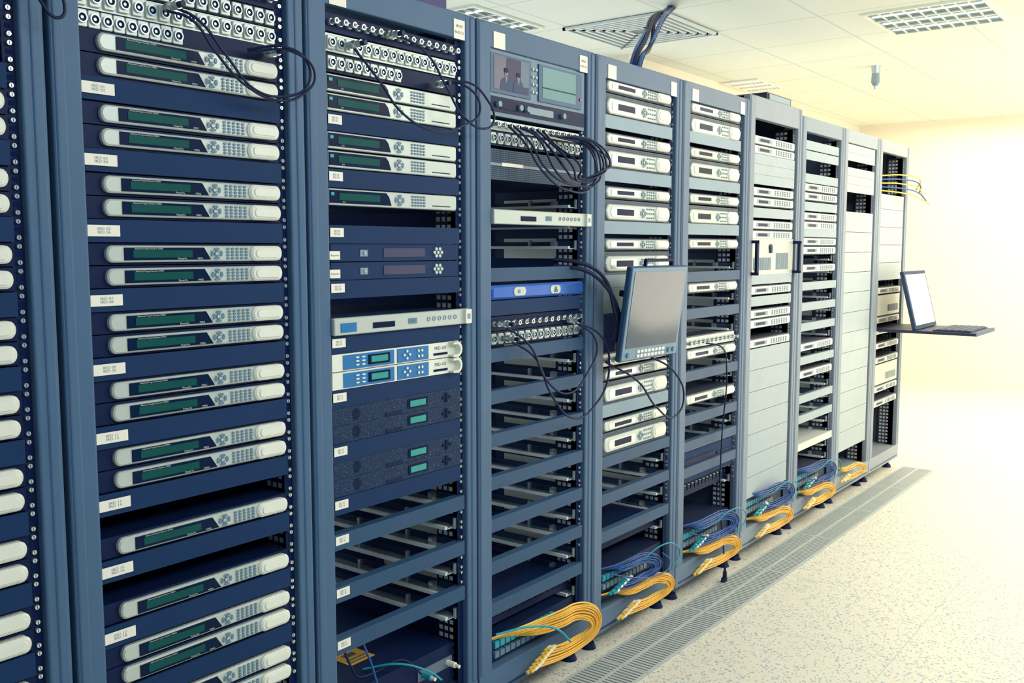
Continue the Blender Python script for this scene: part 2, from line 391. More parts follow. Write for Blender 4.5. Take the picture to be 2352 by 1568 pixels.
# ------------------------------------------------------------ racks
R=.016
HAZE={0:0,1:0,2:0,3:.02,4:.07,5:.13,6:.30,7:.26,8:.38,9:.40}  # haze painted into each rack's colours, mostly stronger down the row
def RX(k): return .6*(k-1)+(.018 if k==0 else 0)
screw=MB().cyl(0,0,.0042,-.006,.0,'chrome',8).box(-.0006,.0006,-.0065,-.005,-.003,.003,'ink').mesh('rail_screw')
def rack(k, blanks, strips, openr, screws=True, ir=None, header_tags=None):
    f=HAZE[k]; X=RX(k); top=2.0 if k!=6 else 2.025
    xl=.024 if k==1 else .004
    e=O('server_rack',None,None,(X,0,0),{
        0:'navy blue steel server rack filled with silver receivers',
        1:'blue steel server rack full of oval silver receivers',
        2:'blue steel server rack holding mixed silver, blue and black units',
        3:'blue steel server rack with twin monitor and many empty bays',
        4:'blue steel server rack with a flip-out monitor on its front',
        5:'haze-paled blue server rack with oval receivers and empty bays',
        6:'pale haze-tinted steel server rack with handled server and blank panels',
        7:'haze-paled steel server rack with spaced silver units and shelf',
        8:'haze-paled steel server rack closed with plain blank panels',
        9:'haze-paled steel server rack holding a pull-out keyboard console'}[k],'server rack','row of server racks')
    e.empty_display_size=.2
    def part(nm,b,bev=0,lab=None): return O(nm,b.mesh(nm),e,(0,0,0),lab,bevel=bev)
    def post(x0,x1,w0,w1):
        return MB(f*.8).box(x0,x1,0,.07,.14,top-.0,'frame').box(w0,w1,-.003,.02,.145,top-.005,'frame')
    part('post',post(xl,.080 if k==1 else .064,xl+.004,xl+.026),.005)
    part('post',post(.553,.596,.570,.592),.005)
    part('header_panel',MB(f).box(.06,.556,.001,.03,1.932,top,'frame'),.003)
    part('top_panel',MB(f).box(xl,.596,.03,.8,top-.02,top-.001,'frame'))
    part('base',MB(f).box(xl,.596,.0,.8,.062,.145,'frame').box(.03,.57,-.002,.0,.075,.082,'panel'),.004)
    for fx in (.06,.54):
        part('foot',MB().vcyl(fx,.05,.012,.012,.018,.063,'black').vcyl(fx,.05,.028,.020,0,.02,'black'))
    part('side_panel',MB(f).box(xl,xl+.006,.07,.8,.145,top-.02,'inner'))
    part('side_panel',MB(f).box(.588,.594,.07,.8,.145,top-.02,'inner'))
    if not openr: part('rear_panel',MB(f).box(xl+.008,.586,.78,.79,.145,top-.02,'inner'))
    for x0,x1 in ((.050,.072),(.531,.553)):
        b=MB(f*.5).box(x0,x1,.018,.021,.145,1.93,'black')
        if x0>.5:
            b.box(.553,.556,.018,.115,.145,1.93,'black')
            n=-3.6
            while n<37:
                for q in (.055,.075,.095):
                    b.box(.5525,.5532,q,q+.013,Zn(n)-.006,Zn(n)+.006,'lightin')
                n+=.5
            for i in range(-3,37):
                for dz in (-.013,0,.013): b.box(.537,.547,.0172,.0182,Zn(i)+dz-.004,Zn(i)+dz+.004,'hole' if not screws else 'inner')
        part('mounting_rail',b)
    if openr:
        for a,c_ in openr:
            b=MB(f).box(.586,.588,.12,.40,Zn(c_)+.02,Zn(a)+.01,'panel')
            n=a
            while n<c_:
                b.box(.584,.5865,.14,.36,Zn(min(n+2.5,c_))+.02,Zn(n+.4),'white'); n+=3  # white patches stand in for light coming between the racks
            part('light_patches',b)
        for a,c_ in openr:
            n=a+.9
            while n<c_:
                z=Zn(n)
                q=MB(f).box(.547,.552,.03,.62,z-.010,z+.010,'panel').box(.500,.551,.03,.62,z-.013,z-.010,'zinc')
                q.box(.525,.551,.024,.030,z-.016,z+.014,'zinc').box(.520,.530,.20,.21,z-.012,z+.016,'zinc').box(.520,.530,.40,.41,z-.012,z+.016,'zinc')
                q.box(.492,.502,.03,.62,z-.013,z-.004,'lightin').box(.515,.535,.10,.115,z-.012,z+.012,'chrome')
                part('shelf_runner',q); n+=1.5
    for nn in blanks:
        n,sp=nn if isinstance(nn,tuple) else (nn,1)
        b=MB(f).box(.066,.531,.006,.012,Zn(n)-.0212*sp,Zn(n)+.0212*sp,'panel' if k<4 else 'blank')
        part('blanking_panel',b)
    for n in strips:
        b=MB(f).box(.058,.545,.004,.012,Zn(n)-.0195,Zn(n)+.0195,'strip' if k<6 else 'blank')
        b.box(.058,.545,.012,.03,Zn(n)+.0175,Zn(n)+.0195,'strip')
        part('blanking_panel',b)
    if screws:
        n=-3
        while n<32:
            for dz in (-.014,.014):
                O('rail_screw',screw,e,(.5415,.0175,Zn(n)+dz))
            n+=1
    if ir:
        for i,(n,t) in enumerate(ir):
            w=.064 if k==1 else .042
            st=O('label_sticker',MB().box(0,w,-.001,.0,-.0105,.0105,'labelw').mesh('label_sticker'),e,(.080 if k==1 else .068,.004,Zn(n)-(.0 if k==1 else -.004)))
            O('label_text',text_mesh(t,.0074,'grey','CENTER',1.25 if k==1 else .9),st,(w/2,-.0014,0))
    if header_tags is not None:
        O('label_sticker',MB().box(-.026,.026,-.0012,0,-.022,.022,'labelw').mesh('label_sticker'),e,(.10,.0005,top-.045))
        st=O('label_sticker',MB().box(-.022,.022,-.0012,0,-.025,.025,'labelw').mesh('label_sticker'),e,(.528,.0005,top-.045))
        if header_tags: O('label_text',text_mesh(header_tags,.0095,'ink','CENTER',.85),st,(0,-.0016,0))
    return e

def irl(ns):
    r=[]; i=1
    for n in ns: r.append((n,'IRD %02d\nIRD %02d'%(i,i+1))); i+=2
    return r
rack(0,[-3,-2,-1,2,5,8,11,14,17,20,23,26,29],[],[])
rack(1,[2,5,8,11,14,17,20,23,26,29],[],[],ir=irl([2,5,8,11,14,17,20,23,26,29]))
rack(2,[2,5,8,11,14,17,20,23],[25,28,31],[(24,33)],ir=irl([2,5,8,11,14,17,20,23])+[(25,'IRD 17\nIRD 18'),(28,'IRD 19\nIRD 20'),(31,'IRD 21\nIRD 22')],header_tags='08/2010\n\nRACK C11')
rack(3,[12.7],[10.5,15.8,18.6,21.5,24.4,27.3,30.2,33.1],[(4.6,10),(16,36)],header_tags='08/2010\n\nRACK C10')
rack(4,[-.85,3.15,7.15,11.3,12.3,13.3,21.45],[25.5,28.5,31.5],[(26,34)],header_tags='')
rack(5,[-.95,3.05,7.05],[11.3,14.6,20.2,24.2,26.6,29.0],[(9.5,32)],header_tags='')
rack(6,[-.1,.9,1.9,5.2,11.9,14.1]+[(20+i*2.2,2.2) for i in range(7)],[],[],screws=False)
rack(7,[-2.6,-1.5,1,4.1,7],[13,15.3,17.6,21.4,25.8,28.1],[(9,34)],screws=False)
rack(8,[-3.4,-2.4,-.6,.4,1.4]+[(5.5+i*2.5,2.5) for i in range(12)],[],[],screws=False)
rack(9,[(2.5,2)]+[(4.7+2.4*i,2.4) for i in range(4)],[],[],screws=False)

# ------------------------------------------------------------ devices
G='oval receivers in the racks'
for n in (0,1,3,4,6,7,9,10,12,13,15,16,18,19,22,25,27,28,30,31):
    spawn(T_oval(),(RX(1),R,Zn(n)),'slim silver oval-ended receiver with green display and keypad','receiver',G)
for n in (3,4,6,7,9,10,12,13,15,16,18,19,21,22,24,25,27,28):
    spawn(T_oval(),(RX(0),R,Zn(n)),'slim silver receiver with pale rounded end cap','receiver',G)
X1=RX(1)
spawn(T_patch('bnc',16,silver=False),(X1,R,Zn(-3.55)),'black patch panel with a row of coaxial sockets','patch panel')
spawn(T_patch('xlr',16,silver=False),(X1,R,Zn(-2.65)),'black patch panel with round audio sockets','patch panel')
spawn(T_patch('xlr',16,silver=True),(X1,R,Zn(-1.75)),'silver patch panel with round audio sockets','patch panel')
spawn(T_patch('xlr',9,silver=False,x0=.078,x1=.30,half=.019),(X1,R,Zn(-.86)),'black patch panel half filled with audio sockets','patch panel')
X2=RX(2)
for n in (0,1,3,4,6):
    spawn(T_rect(),(X2,R,Zn(n)),'rectangular silver receiver with dark green display window','receiver','square silver receivers')
spawn(T_patch('bnc',16,silver=False),(X2,R,Zn(-3.2)),'black patch panel with a row of coaxial sockets','patch panel')
spawn(T_patch('xlr',16),(X2,R,Zn(-2.15)),'silver patch panel with round audio sockets','patch panel')
spawn(T_patch('xlr',9,silver=False,x0=.078,x1=.32,half=.021),(X2,R,Zn(-1.1)),'black patch panel half filled with audio sockets','patch panel')
TD=T_darkdisp()
for n in (9,10): spawn(TD,(X2,R,Zn(n)),'dark blue audio receiver with narrow reddish display','receiver','dark audio receivers')
spawn(T_player(),(X2,R-.012,Zn(13)),'brushed silver media player with blue badge and slot','media player')
TB=T_blue()
for n in (15,16): spawn(TB,(X2,R,Zn(n)),'white and blue video decoder with green display and half-round handle','video decoder','blue decoders')
TG=T_grain()
for n in (18,19,21,22): spawn(TG,(X2,R,Zn(n)),'speckled black signal processor with small green display','signal processor','speckled black processors')
X3=RX(3)
spawn(T_dual(),(X3,R,Zn(-1.95)),'grey rack unit with two small preview screens and knobs','monitor')
spawn(T_patch('bnc',14,silver=True,half=.014),(X3,R,Zn(.75)),'silver patch panel with a row of coaxial sockets','patch panel')
spawn(T_patch('xlr',14,silver=False),(X3,R,Zn(1.6)),'black patch panel with round audio sockets','patch panel')
spawn(T_meshunit(),(X3,R,Zn(3.3)),'perforated dark ventilated rack unit with silver band','rack unit')
spawn(T_player(0,False),(X3,R-.012,Zn(6.7)),'brushed silver media player above an empty bay','media player')
spawn(T_amp(),(X3,R,Zn(11.65)),'bright blue amplifier with two silver oval badges','amplifier')
spawn(T_patch('bnc',14,silver=False),(X3,R,Zn(13.75)),'black patch panel with a row of coaxial sockets','patch panel')
spawn(T_patch('xlr',14,silver=False),(X3,R,Zn(14.75)),'black patch panel with round audio sockets','patch panel')
X4=RX(4); X5=RX(5)
for n in (-3.55,.4,4.45,8.45,18.6,22.7):
    spawn(T_oval(HAZE[4],False,False),(X4,R,Zn(n)),'slim pale oval-ended receiver with chrome window','receiver',G)
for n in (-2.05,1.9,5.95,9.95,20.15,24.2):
    spawn(T_oval(HAZE[4],True,False),(X4,R,Zn(n)),'tall oval receiver set in a perforated black surround','receiver',G)
spawn(T_patch('bnc',12,HAZE[4]),(X4,R,Zn(17.5)),'silver patch panel with a row of coaxial sockets','patch panel')
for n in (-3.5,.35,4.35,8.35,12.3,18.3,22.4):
    spawn(T_oval(HAZE[5],False,False),(X5,R,Zn(n)),'slim pale oval-ended receiver with chrome window','receiver',G)
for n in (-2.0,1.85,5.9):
    spawn(T_oval(HAZE[5],True,False),(X5,R,Zn(n)),'tall oval receiver set in a perforated black surround','receiver',G)
spawn(T_patch('bnc',12,HAZE[5]),(X5,R,Zn(17.25)),'silver patch panel with a row of coaxial sockets','patch panel')
X6=RX(6); X7=RX(7); X8=RX(8); X9=RX(9)
for n in (-1.95,-1.0,3.1,4.1,6.4,7.4,13,15.4,16.4,18.4):
    spawn(T_rect(.25,True),(X6,R,Zn(n)),'slim pale rack unit with rows of buttons','rack unit','pale rack units')
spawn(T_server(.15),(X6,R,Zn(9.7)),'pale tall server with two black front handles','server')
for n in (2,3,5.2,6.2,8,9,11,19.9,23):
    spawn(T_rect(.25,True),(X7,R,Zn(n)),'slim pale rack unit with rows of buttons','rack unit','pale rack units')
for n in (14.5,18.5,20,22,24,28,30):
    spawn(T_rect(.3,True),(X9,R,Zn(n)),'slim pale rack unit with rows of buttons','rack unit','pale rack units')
TS9=MB(.35).box(.07,.53,-.008,.4,-.06,.06,'silver').mesh('server_chassis')
for n in (16.5,26): 
    o=O('server_computer',TS9,None,(X9,R,Zn(n)),'pale grey tall server with flat front cover','server')
    b=MB(.35)
    for i in range(10): b.box(.30+i*.02,.31+i*.02,-.012,-.008,-.04,.0,'grey')
    O('vent',b.mesh('vent'),o)
O('rack_shelf',MB(.4).box(.06,.55,-.005,.5,-.004,.004,'silver').box(.06,.55,-.008,-.004,-.03,.006,'silver').mesh('rack_shelf'),None,(X7,.01,Zn(31)),'pale flat steel shelf between empty bays','shelf')

# bottom equipment
def T_fiber(f):
    c=MB(f).box(.07,.53,.03,.5,-.04,.04,'black').box(.066,.54,.012,.03,-.04,.04,'black').mesh('fiber_tray')
    p=MB(f); 
    for i in range(12): p.box(.10+i*.026,.12+i*.026,.002,.016,.004,.024,'cyan')
    q=MB(f)
    for i in range(12): q.box(.10+i*.026,.12+i*.026,.002,.016,-.026,-.008,'pad')
    return dict(name='fiber_patch_panel',mesh=c,parts=[('port_row',p.mesh('port_row')),('port_row',q.mesh('port_row'))])
for k in (3,4,5,6,7):
    spawn(T_fiber(HAZE[k]*.5),(RX(k),R,.225 if k>3 else .19),'black fiber patch panel with cyan ports','patch panel','fiber patch panels')
sw=MB().box(.07,.53,.03,.5,-.03,.03,'black').mesh('switch_chassis')
for k,z in ((3,.285),(4,.36),(5,.42)):
    o=O('network_switch',sw,None,(RX(k),R,z),'dark network switch low in the rack','network switch')
    b=MB()
    for i in range(12): b.box(.10+i*.033,.125+i*.033,.022,.031,-.006,.014,'screen').box(.105+i*.033,.12+i*.033,.021,.030,.015,.018,'zinc')
    O('port_row',b.mesh('port_row'),o)
o=O('network_switch',MB().box(.07,.53,.02,.65,-.055,.055,'black').mesh('switch_chassis'),None,(X2,R,.215),'deep dark blue chassis with a yellow warning sticker','network switch')
O('warning_sticker',MB().box(.24,.33,.13,.21,.0555,.0565,'amber').box(.25,.32,.14,.145,.0566,.0570,'ink').box(.25,.32,.155,.16,.0566,.0570,'ink').box(.265,.305,.175,.195,.0566,.0570,'ink').mesh('warning_sticker'),o)
O('port_row',MB().box(.38,.52,.016,.021,-.01,.02,'hole').mesh('port_row'),o)
for x,m_ in ((.40,'cyan'),(.50,'labelw')):
    O('plug_body',MB().cyl(0,0,.008,-.030,.0,m_,12).cyl(0,0,.005,-.045,-.030,'labelw',10).mesh('plug_body'),o,(x,.016,.005))
o=O('power_unit',MB().box(.07,.53,.0,.5,-.06,.06,'panel').box(.09,.36,-.003,0,-.03,.03,'black').mesh('power_unit'),None,(X5,R,.52),'dark blue box unit on a low shelf','rack unit')
O('vent',MB().box(.38,.50,-.003,0,-.03,-.02,'screen').box(.38,.50,-.003,0,-.01,.0,'screen').box(.38,.50,-.003,0,.01,.02,'screen').mesh('vent'),o)

# ------------------------------------------------------------ cables
def cable(pts,r,m,label,group=None,name='cable',fade=0):
    cu=bpy.data.curves.new('cable','CURVE'); cu.dimensions='3D'; cu.bevel_depth=r; cu.bevel_resolution=2; cu.resolution_u=8; cu.use_fill_caps=True
    sp=cu.splines.new('BEZIER'); sp.bezier_points.add(len(pts)-1)
    for p,q in zip(sp.bezier_points,pts):
        p.co=q; p.handle_left_type=p.handle_right_type='AUTO'
    ob=bpy.data.objects.new('tmp',cu); col.objects.link(ob)
    dg=bpy.context.evaluated_depsgraph_get()
    me=bpy.data.meshes.new_from_object(ob.evaluated_get(dg))
    bpy.data.objects.remove(ob); bpy.data.curves.remove(cu)
    me.name='cable'; me.materials.clear(); me.materials.append(mat(m,fade))
    me.polygons.foreach_set('use_smooth',[True]*len(me.polygons))
    return O(name,me,None,(0,0,0),label,'cable',group)
BL='thin black patch cable looping in front of the rack'
GB='black patch cables'
cable([(.445,.0,1.795),(.50,-.06,1.80),(.545,-.07,1.777),(.548,-.07,1.73),(.49,-.06,1.698),(.422,-.05,1.705),(.357,-.05,1.76),(.295,-.04,1.825),(.262,-.01,1.845)],.0028,'cable',BL,GB)
cable([(.445,.0,1.79),(.515,-.07,1.79),(.558,-.08,1.75),(.53,-.07,1.705),(.47,-.06,1.688),(.40,-.05,1.71),(.33,-.05,1.765),(.285,-.04,1.82),(.25,-.01,1.835)],.0028,'cable',BL,GB)
cable([(.06-.1,.0,1.86),(-.02,-.05,1.80),(.01,-.06,1.77),(.02,-.06,1.80),(-.02,-.05,1.85),(-.08,-.0,1.88)],.003,'cable',BL,GB)
cable([(1.036,.0,1.80),(1.10,-.05,1.81),(1.165,-.06,1.778),(1.20,-.06,1.724),(1.16,-.06,1.696),(1.09,-.05,1.718),(1.027,-.04,1.793),(.961,-.04,1.859),(.9125,-.02,1.889),(.866,0,1.895)],.003,'cable',BL,GB)
cable([(.741,0,1.852),(.7915,-.04,1.772),(.851,-.05,1.708),(.961,-.06,1.671),(1.062,-.06,1.692),(1.142,-.06,1.751),(1.10,-.04,1.803),(1.04,0,1.80)],.003,'cable',BL,GB)
# loose thin cables at the foot of the second rack
cable([(.70,.02,.40),(.74,.03,.33),(.78,.05,.29),(.86,.06,.275),(.93,.04,.285),(.97,.01,.24)],.003,'cable','thin dark cable lying over the low chassis','thin low cables')
cable([(.76,.03,.42),(.79,.02,.34),(.80,.0,.27),(.83,-.01,.20),(.88,.0,.16)],.003,'cblue','thin blue cable hanging over the low chassis','thin low cables')
cable([(.84,.10,.275),(.90,.02,.29),(.96,-.03,.26),(1.0,-.035,.225)],.003,'cyan','thin cyan cable plugged into the low chassis','thin low cables')
rj=lambda s: random.uniform(-s,s)
for i in range(7):
    t=i/6
    cable([(1.33+.17*t,-.005,1.727),(1.36+.16*t+rj(.01),-.045,1.69+rj(.012)),(1.42+.12*t+rj(.012),-.06-.008*i,1.62+rj(.02)),(1.55+.06*t+rj(.015),-.07,1.555+.04*t+rj(.012)),(1.68+.04*t,-.08+rj(.01),1.575+.05*t+rj(.01)),(1.775-.10*(1-t)+rj(.01),-.08,1.64+rj(.015)),(1.74-.08*(1-t),-.06,1.69+rj(.01)),(1.66-.12*t,-.005,1.718)],.0032,'cable',BL,'black cables looping from one patch panel')
for dy in (0,.02):
    cable([(1.64,.05,1.325+dy),(1.70,-.03,1.31+dy),(1.77,-.06,1.262+dy),(1.83-dy,-.07,1.19),(1.855-dy,-.07,1.12),(1.855-dy,-.06,1.075)],.0065,'cable','thick black power cable dropping beside the monitor','thick black cables')
cable([(1.659,0,1.154),(1.77,-.05,1.095),(1.80,-.06,.979),(1.709,-.06,.876),(1.587,-.06,.858),(1.484,-.05,.946),(1.419,-.04,1.058),(1.325,0,1.122)],.0034,'cable',BL,GB)
cable([(1.305,0,1.165),(1.388,-.04,1.10),(1.463,-.05,.988),(1.564,-.06,.937),(1.674,-.06,.992),(1.737,-.05,1.085),(1.674,0,1.153)],.0032,'cable',BL,GB)
cable([(1.875,0,1.0),(2.0,-.05,.928),(2.12,-.06,.822),(2.26,-.06,.768),(2.33,-.06,.825),(2.27,-.05,.93),(2.157,0,1.0)],.0036,'cable',BL,GB)
cable([(2.60,0,1.01),(2.70,-.04,.98),(2.75,-.035,.90),(2.752,-.02,.61),(2.748,-.02,.335),(2.752,-.04,.12),(2.755,-.045,.05)],.003,'cable','black power cable hanging down the rack to a plug','thick black cables')
pl=O('power_plug',MB().vcyl(0,0,.010,.008,.0,.040,'cable').vcyl(0,0,.005,.005,.040,.055,'cable').vcyl(-.015,0,.009,.009,0,.016,'cable').mesh('power_plug'),None,(2.755,-.045,.005),'black power plug standing on the floor grille','plug')
O('plug_pin',MB().box(-.003,.003,-.014,-.007,.01,.018,'zinc').mesh('plug_pin'),pl)
plug=MB().cyl(0,0,.0085,-.045,-.005,'zinc',12).cyl(0,0,.006,-.06,-.045,'cable',10).mesh('cable_plug')
lc=MB().ring(0,0,.0098,.0085,-.03,-.018,'chrome',12).mesh('locking_collar')
for (x,z) in ((.50,1.795),(.262,1.845),(1.036,1.80),(.866,1.895),(.741,1.852),(1.659,1.154),(1.33,1.12),(1.305,1.165)):
    q=O('cable_plug',plug,None,(x,.012,z),'chrome connector plugged into the patch panel','plug','connector plugs')
    O('locking_collar',lc,q)
O('cable_plug',MB().vcyl(0,0,.010,.008,-.03,.0,'red').vcyl(0,0,.006,.006,-.045,-.03,'zinc').mesh('cable_plug'),None,(1.855,-.06,1.075),'red connector hanging beside the monitor','plug')

clip=MB().box(-.022,.014,-.004,.004,-.0035,.0035,'yellow').box(-.006,.010,-.0045,.0045,-.004,.004,'labelw').mesh('connector')
clipb=MB().box(-.022,.0,-.004,.004,-.0035,.0035,'cyan').box(.0,.014,-.0045,.0045,-.004,.004,'labelw').mesh('connector')
def loops(k,z,cols,n,xc,xe,a,b,label,group,r=.0036,yo=-.045,clipm=None):
    # nested C-shaped turns: out of the tray, round the right side, back to a row of connectors
    X=RX(k); f=HAZE[k]*.15
    for i in range(n):
        t=i/(n-1); lay=(i%2)*.010
        ai=a*(1-.55*t)+rj(.003); bi=b*(1-.62*t)+rj(.002); cx=X+xc+rj(.002)
        pts=[(X+.08+.012*i,.03,z+bi*.72),(X+xe+.06,yo*.4,z+bi*.88),(cx-.06,yo-lay,z+bi*.99)]
        for ang in (80,50,20,-10,-40,-70):
            c_=math.cos(math.radians(ang)); s_=math.sin(math.radians(ang))
            pts.append((cx+ai*c_,yo-lay-.03*c_,z+bi*s_))
        end=(X+xe+.10*t,yo-.004-lay,z-bi*.80+.004)
        pts.append((cx-.06,yo-.008-lay,z-bi*.98)); pts.append(end)
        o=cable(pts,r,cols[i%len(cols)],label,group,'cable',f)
        if clipm:
            q=O('connector',clipm,o,(end[0]-.004,end[1],end[2])); q.rotation_euler=(0,-.12,.0)
YL='yellow fiber cable coiled out of the rack base'; BLb='dark blue patch cable looping from the rack base'
YC=('yellow','amber'); BC=('cblue','cblue2','cblue')
loops(3,.170,YC,14,.42,.20,.120,.076,YL,'yellow fiber cables',.0032,-.04,clip)
loops(4,.144,YC,12,.36,.14,.110,.052,YL,'yellow fiber cables',.0027,-.03,clip)
loops(4,.240,BC,10,.28,.10,.105,.048,BLb,'blue patch cables',.0028,-.02,clipb)
loops(5,.142,YC,12,.35,.12,.110,.052,YL,'yellow fiber cables',.0027,-.03,clip)
loops(5,.245,BC,10,.34,.10,.115,.055,BLb,'blue patch cables',.0028,-.02,clipb)
loops(6,.142,YC,11,.34,.12,.110,.046,YL,'yellow fiber cables',.0028,-.03,clip)
loops(6,.245,BC,9,.36,.12,.12,.055,BLb,'blue patch cables',.0028,-.02,clipb)
loops(7,.142,YC,11,.32,.10,.110,.046,YL,'yellow fiber cables',.0028,-.03,clip)
loops(7,.245,BC,8,.34,.12,.12,.055,BLb,'blue patch cables',.0028,-.02,clipb)
loops(8,.160,YC,7,.24,.04,.10,.036,YL,'yellow fiber cables',.0028,-.03,clip)
for k in (4,5,6,7):
    X=RX(k)
    cable([(X+.28,-.03,.265),(X+.38,-.06,.305),(X+.46,-.07,.29),(X+.50,-.07,.245),(X+.46,-.06,.20)],.0025,'cyan','thin cyan patch cable over the coiled bundle','cyan patch cables')
    cable([(X+.12,.0,.255),(X+.22,-.05,.225),(X+.34,-.06,.205),(X+.44,-.06,.225),(X+.40,-.05,.27)],.0025,'cblue','dark blue patch cable tangled over the bundle','blue patch cables')
cable([(X3+.08,.0,.25),(X3+.20,-.04,.245),(X3+.30,-.07,.21),(X3+.34,-.09,.165)],.0035,'cyan','thin cyan patch cable over the coiled bundle','cyan patch cables')
for i in range(5):
    cable([(X9+.15,.03,Zn(-1+i*.5)),(X9+.3,-.04,Zn(-1.2+i*.6)),(X9+.48,-.10,Zn(-.6+i*.6)),(X9+.55,-.06-.02*i,Zn(.6+i*.5))],.004,['yellow','cblue','yellow','cblue','yellow'][i],'loose patch cable hanging from the top bays','loose patch cables')
for i in range(7):
    a=i*.9; c_,s_=.018*math.cos(a),.018*math.sin(a)
    cable([(2.30+c_,.16+s_,1.97),(2.34+c_,.17+s_,2.06),(2.55+c_+rj(.02),.25+s_,2.18+rj(.015)),(3.05+c_+rj(.02),.47+s_+rj(.02),2.40+rj(.015)),(3.55+c_,.70+s_,2.56),(3.85+c_,.83+s_,2.66)],.008,'cblue' if i%2 else 'cable','thick dark blue cable from ceiling into rack top','ceiling cables')

# ------------------------------------------------------------ flip-out monitor on rack 4
mon=O('lcd_monitor',None,None,(1.818,-.078,1.01),'blue-grey flat monitor hung on the rack with control buttons','monitor'); mon.empty_display_size=.1
W=.352; Hh=.315
def mp(nm,b,bev=0,lab=None): return O(nm,b.mesh(nm),mon,(0,0,0),lab,bevel=bev)
mp('housing',MB().box(0,W,-.010,.010,0,Hh,'strip'),.005)
mp('bezel',MB().box(.004,W-.004,-.014,-.008,.004,Hh-.004,'blank'),.003)
mp('screen',MB().box(.018,W-.018,-.0155,-.012,.046,Hh-.016,'glass'))
b=MB()
for i in range(8):
    for j in range(2): b.box(.09+i*.022,.105+i*.022,-.0175,-.013,.012+j*.015,.021+j*.015,'white')
mp('control_buttons',b)
for x in (.035,.29,.32): mp('knob',MB().cyl(x,.023,.008,-.020,-.013,'pad'))
mp('handle',MB().box(.09,.10,-.006,.006,Hh-.002,Hh+.022,'black').box(.255,.265,-.006,.006,Hh-.002,Hh+.022,'black').box(.09,.265,-.006,.006,Hh+.014,Hh+.024,'black'),.003)
mp('mounting_arm',MB().box(.10,.28,.010,.090,.10,.14,'black').box(.10,.28,.010,.090,.20,.22,'black'))
mon.rotation_euler=(math.radians(8),0,math.radians(-3))

# ------------------------------------------------------------ pull-out keyboard console rack 9
kv=O('keyboard_console',MB(.1).box(.06,.54,-.53,.35,-.008,.008,'black').box(.06,.54,-.535,-.53,-.010,.012,'strip').mesh('console_tray'),None,(X9,0,.905),'pull-out console tray with keyboard and raised pale screen','console')
O('keyboard',MB(.1).box(.09,.51,-.50,-.30,.008,.016,'cable').mesh('keyboard'),kv)
b=MB(.1)
for i in range(14):
    for j in range(5): b.box(.10+i*.029,.124+i*.029,-.49+j*.036,-.462+j*.036,.016,.020,'ink')
O('keyboard_keys',b.mesh('keyboard_keys'),kv)
sc9=O('screen_lid',MB(.1).box(.07,.53,-.010,.010,0,.34,'panel').mesh('screen_lid'),kv,(0,-.205,.010)); sc9.rotation_euler=(math.radians(-14),0,0)
O('screen',MB(.2).box(.092,.508,-.0125,-.009,.022,.320,'lightin').mesh('screen'),sc9)

# ------------------------------------------------------------ room
def S(nm,b):
    o=O(nm,b.mesh(nm)); o['kind']='structure'; return o
def nodes_mat(name):
    m=bpy.data.materials.new(name); m.use_nodes=True; return m,m.node_tree,m.node_tree.nodes['Principled BSDF']
def gridmask(nt,size,w,ox=0,oy=0):
    tc=nt.nodes.new('ShaderNodeTexCoord'); mp_=nt.nodes.new('ShaderNodeMapping'); mp_.inputs['Location'].default_value=(-ox+60*size,-oy+60*size,0)
    sp=nt.nodes.new('ShaderNodeSeparateXYZ'); nt.links.new(tc.outputs['Object'],mp_.inputs[0]); nt.links.new(mp_.outputs[0],sp.inputs[0])
    r=[]
    for ax in (0,1):
        p=nt.nodes.new('ShaderNodeMath'); p.operation='PINGPONG'; p.inputs[1].default_value=size/2
        l=nt.nodes.new('ShaderNodeMath'); l.operation='LESS_THAN'; l.inputs[1].default_value=w
        nt.links.new(sp.outputs[ax],p.inputs[0]); nt.links.new(p.outputs[0],l.inputs[0]); r.append(l)
    mx=nt.nodes.new('ShaderNodeMath'); mx.operation='MAXIMUM'
    nt.links.new(r[0].outputs[0],mx.inputs[0]); nt.links.new(r[1].outputs[0],mx.inputs[1])
    return tc,mx
mf,nt,bs=nodes_mat('terrazzo_floor')
tc,g=gridmask(nt,.6,.0018,0,-.22)
bs.inputs['Roughness'].default_value=.45; bs.inputs['Specular IOR Level'].default_value=.3
base=(.77,.74,.63,1)
def speck(scale,thr,pick):
    v=nt.nodes.new('ShaderNodeTexVoronoi'); v.inputs['Scale'].default_value=scale
    nt.links.new(tc.outputs['Object'],v.inputs['Vector'])
    l1=nt.nodes.new('ShaderNodeMath'); l1.operation='LESS_THAN'; l1.inputs[1].default_value=thr; nt.links.new(v.outputs['Distance'],l1.inputs[0])
    sx=nt.nodes.new('ShaderNodeSeparateXYZ'); nt.links.new(v.outputs['Color'],sx.inputs[0])
    l2=nt.nodes.new('ShaderNodeMath'); l2.operation='LESS_THAN'; l2.inputs[1].default_value=pick; nt.links.new(sx.outputs[0],l2.inputs[0])
    mm=nt.nodes.new('ShaderNodeMath'); mm.operation='MULTIPLY'; nt.links.new(l1.outputs[0],mm.inputs[0]); nt.links.new(l2.outputs[0],mm.inputs[1])
    return mm
s1=speck(95,.34,.6); s2=speck(55,.29,.33)
ad=nt.nodes.new('ShaderNodeMath'); ad.operation='MAXIMUM'; nt.links.new(s1.outputs[0],ad.inputs[0]); nt.links.new(s2.outputs[0],ad.inputs[1])
m1=nt.nodes.new('ShaderNodeMix'); m1.data_type='RGBA'; m1.inputs[6].default_value=base; m1.inputs[7].default_value=(.36,.45,.50,1)
nt.links.new(ad.outputs[0],m1.inputs[0])
m2=nt.nodes.new('ShaderNodeMix'); m2.data_type='RGBA'; m2.inputs[7].default_value=(.52,.54,.52,1)
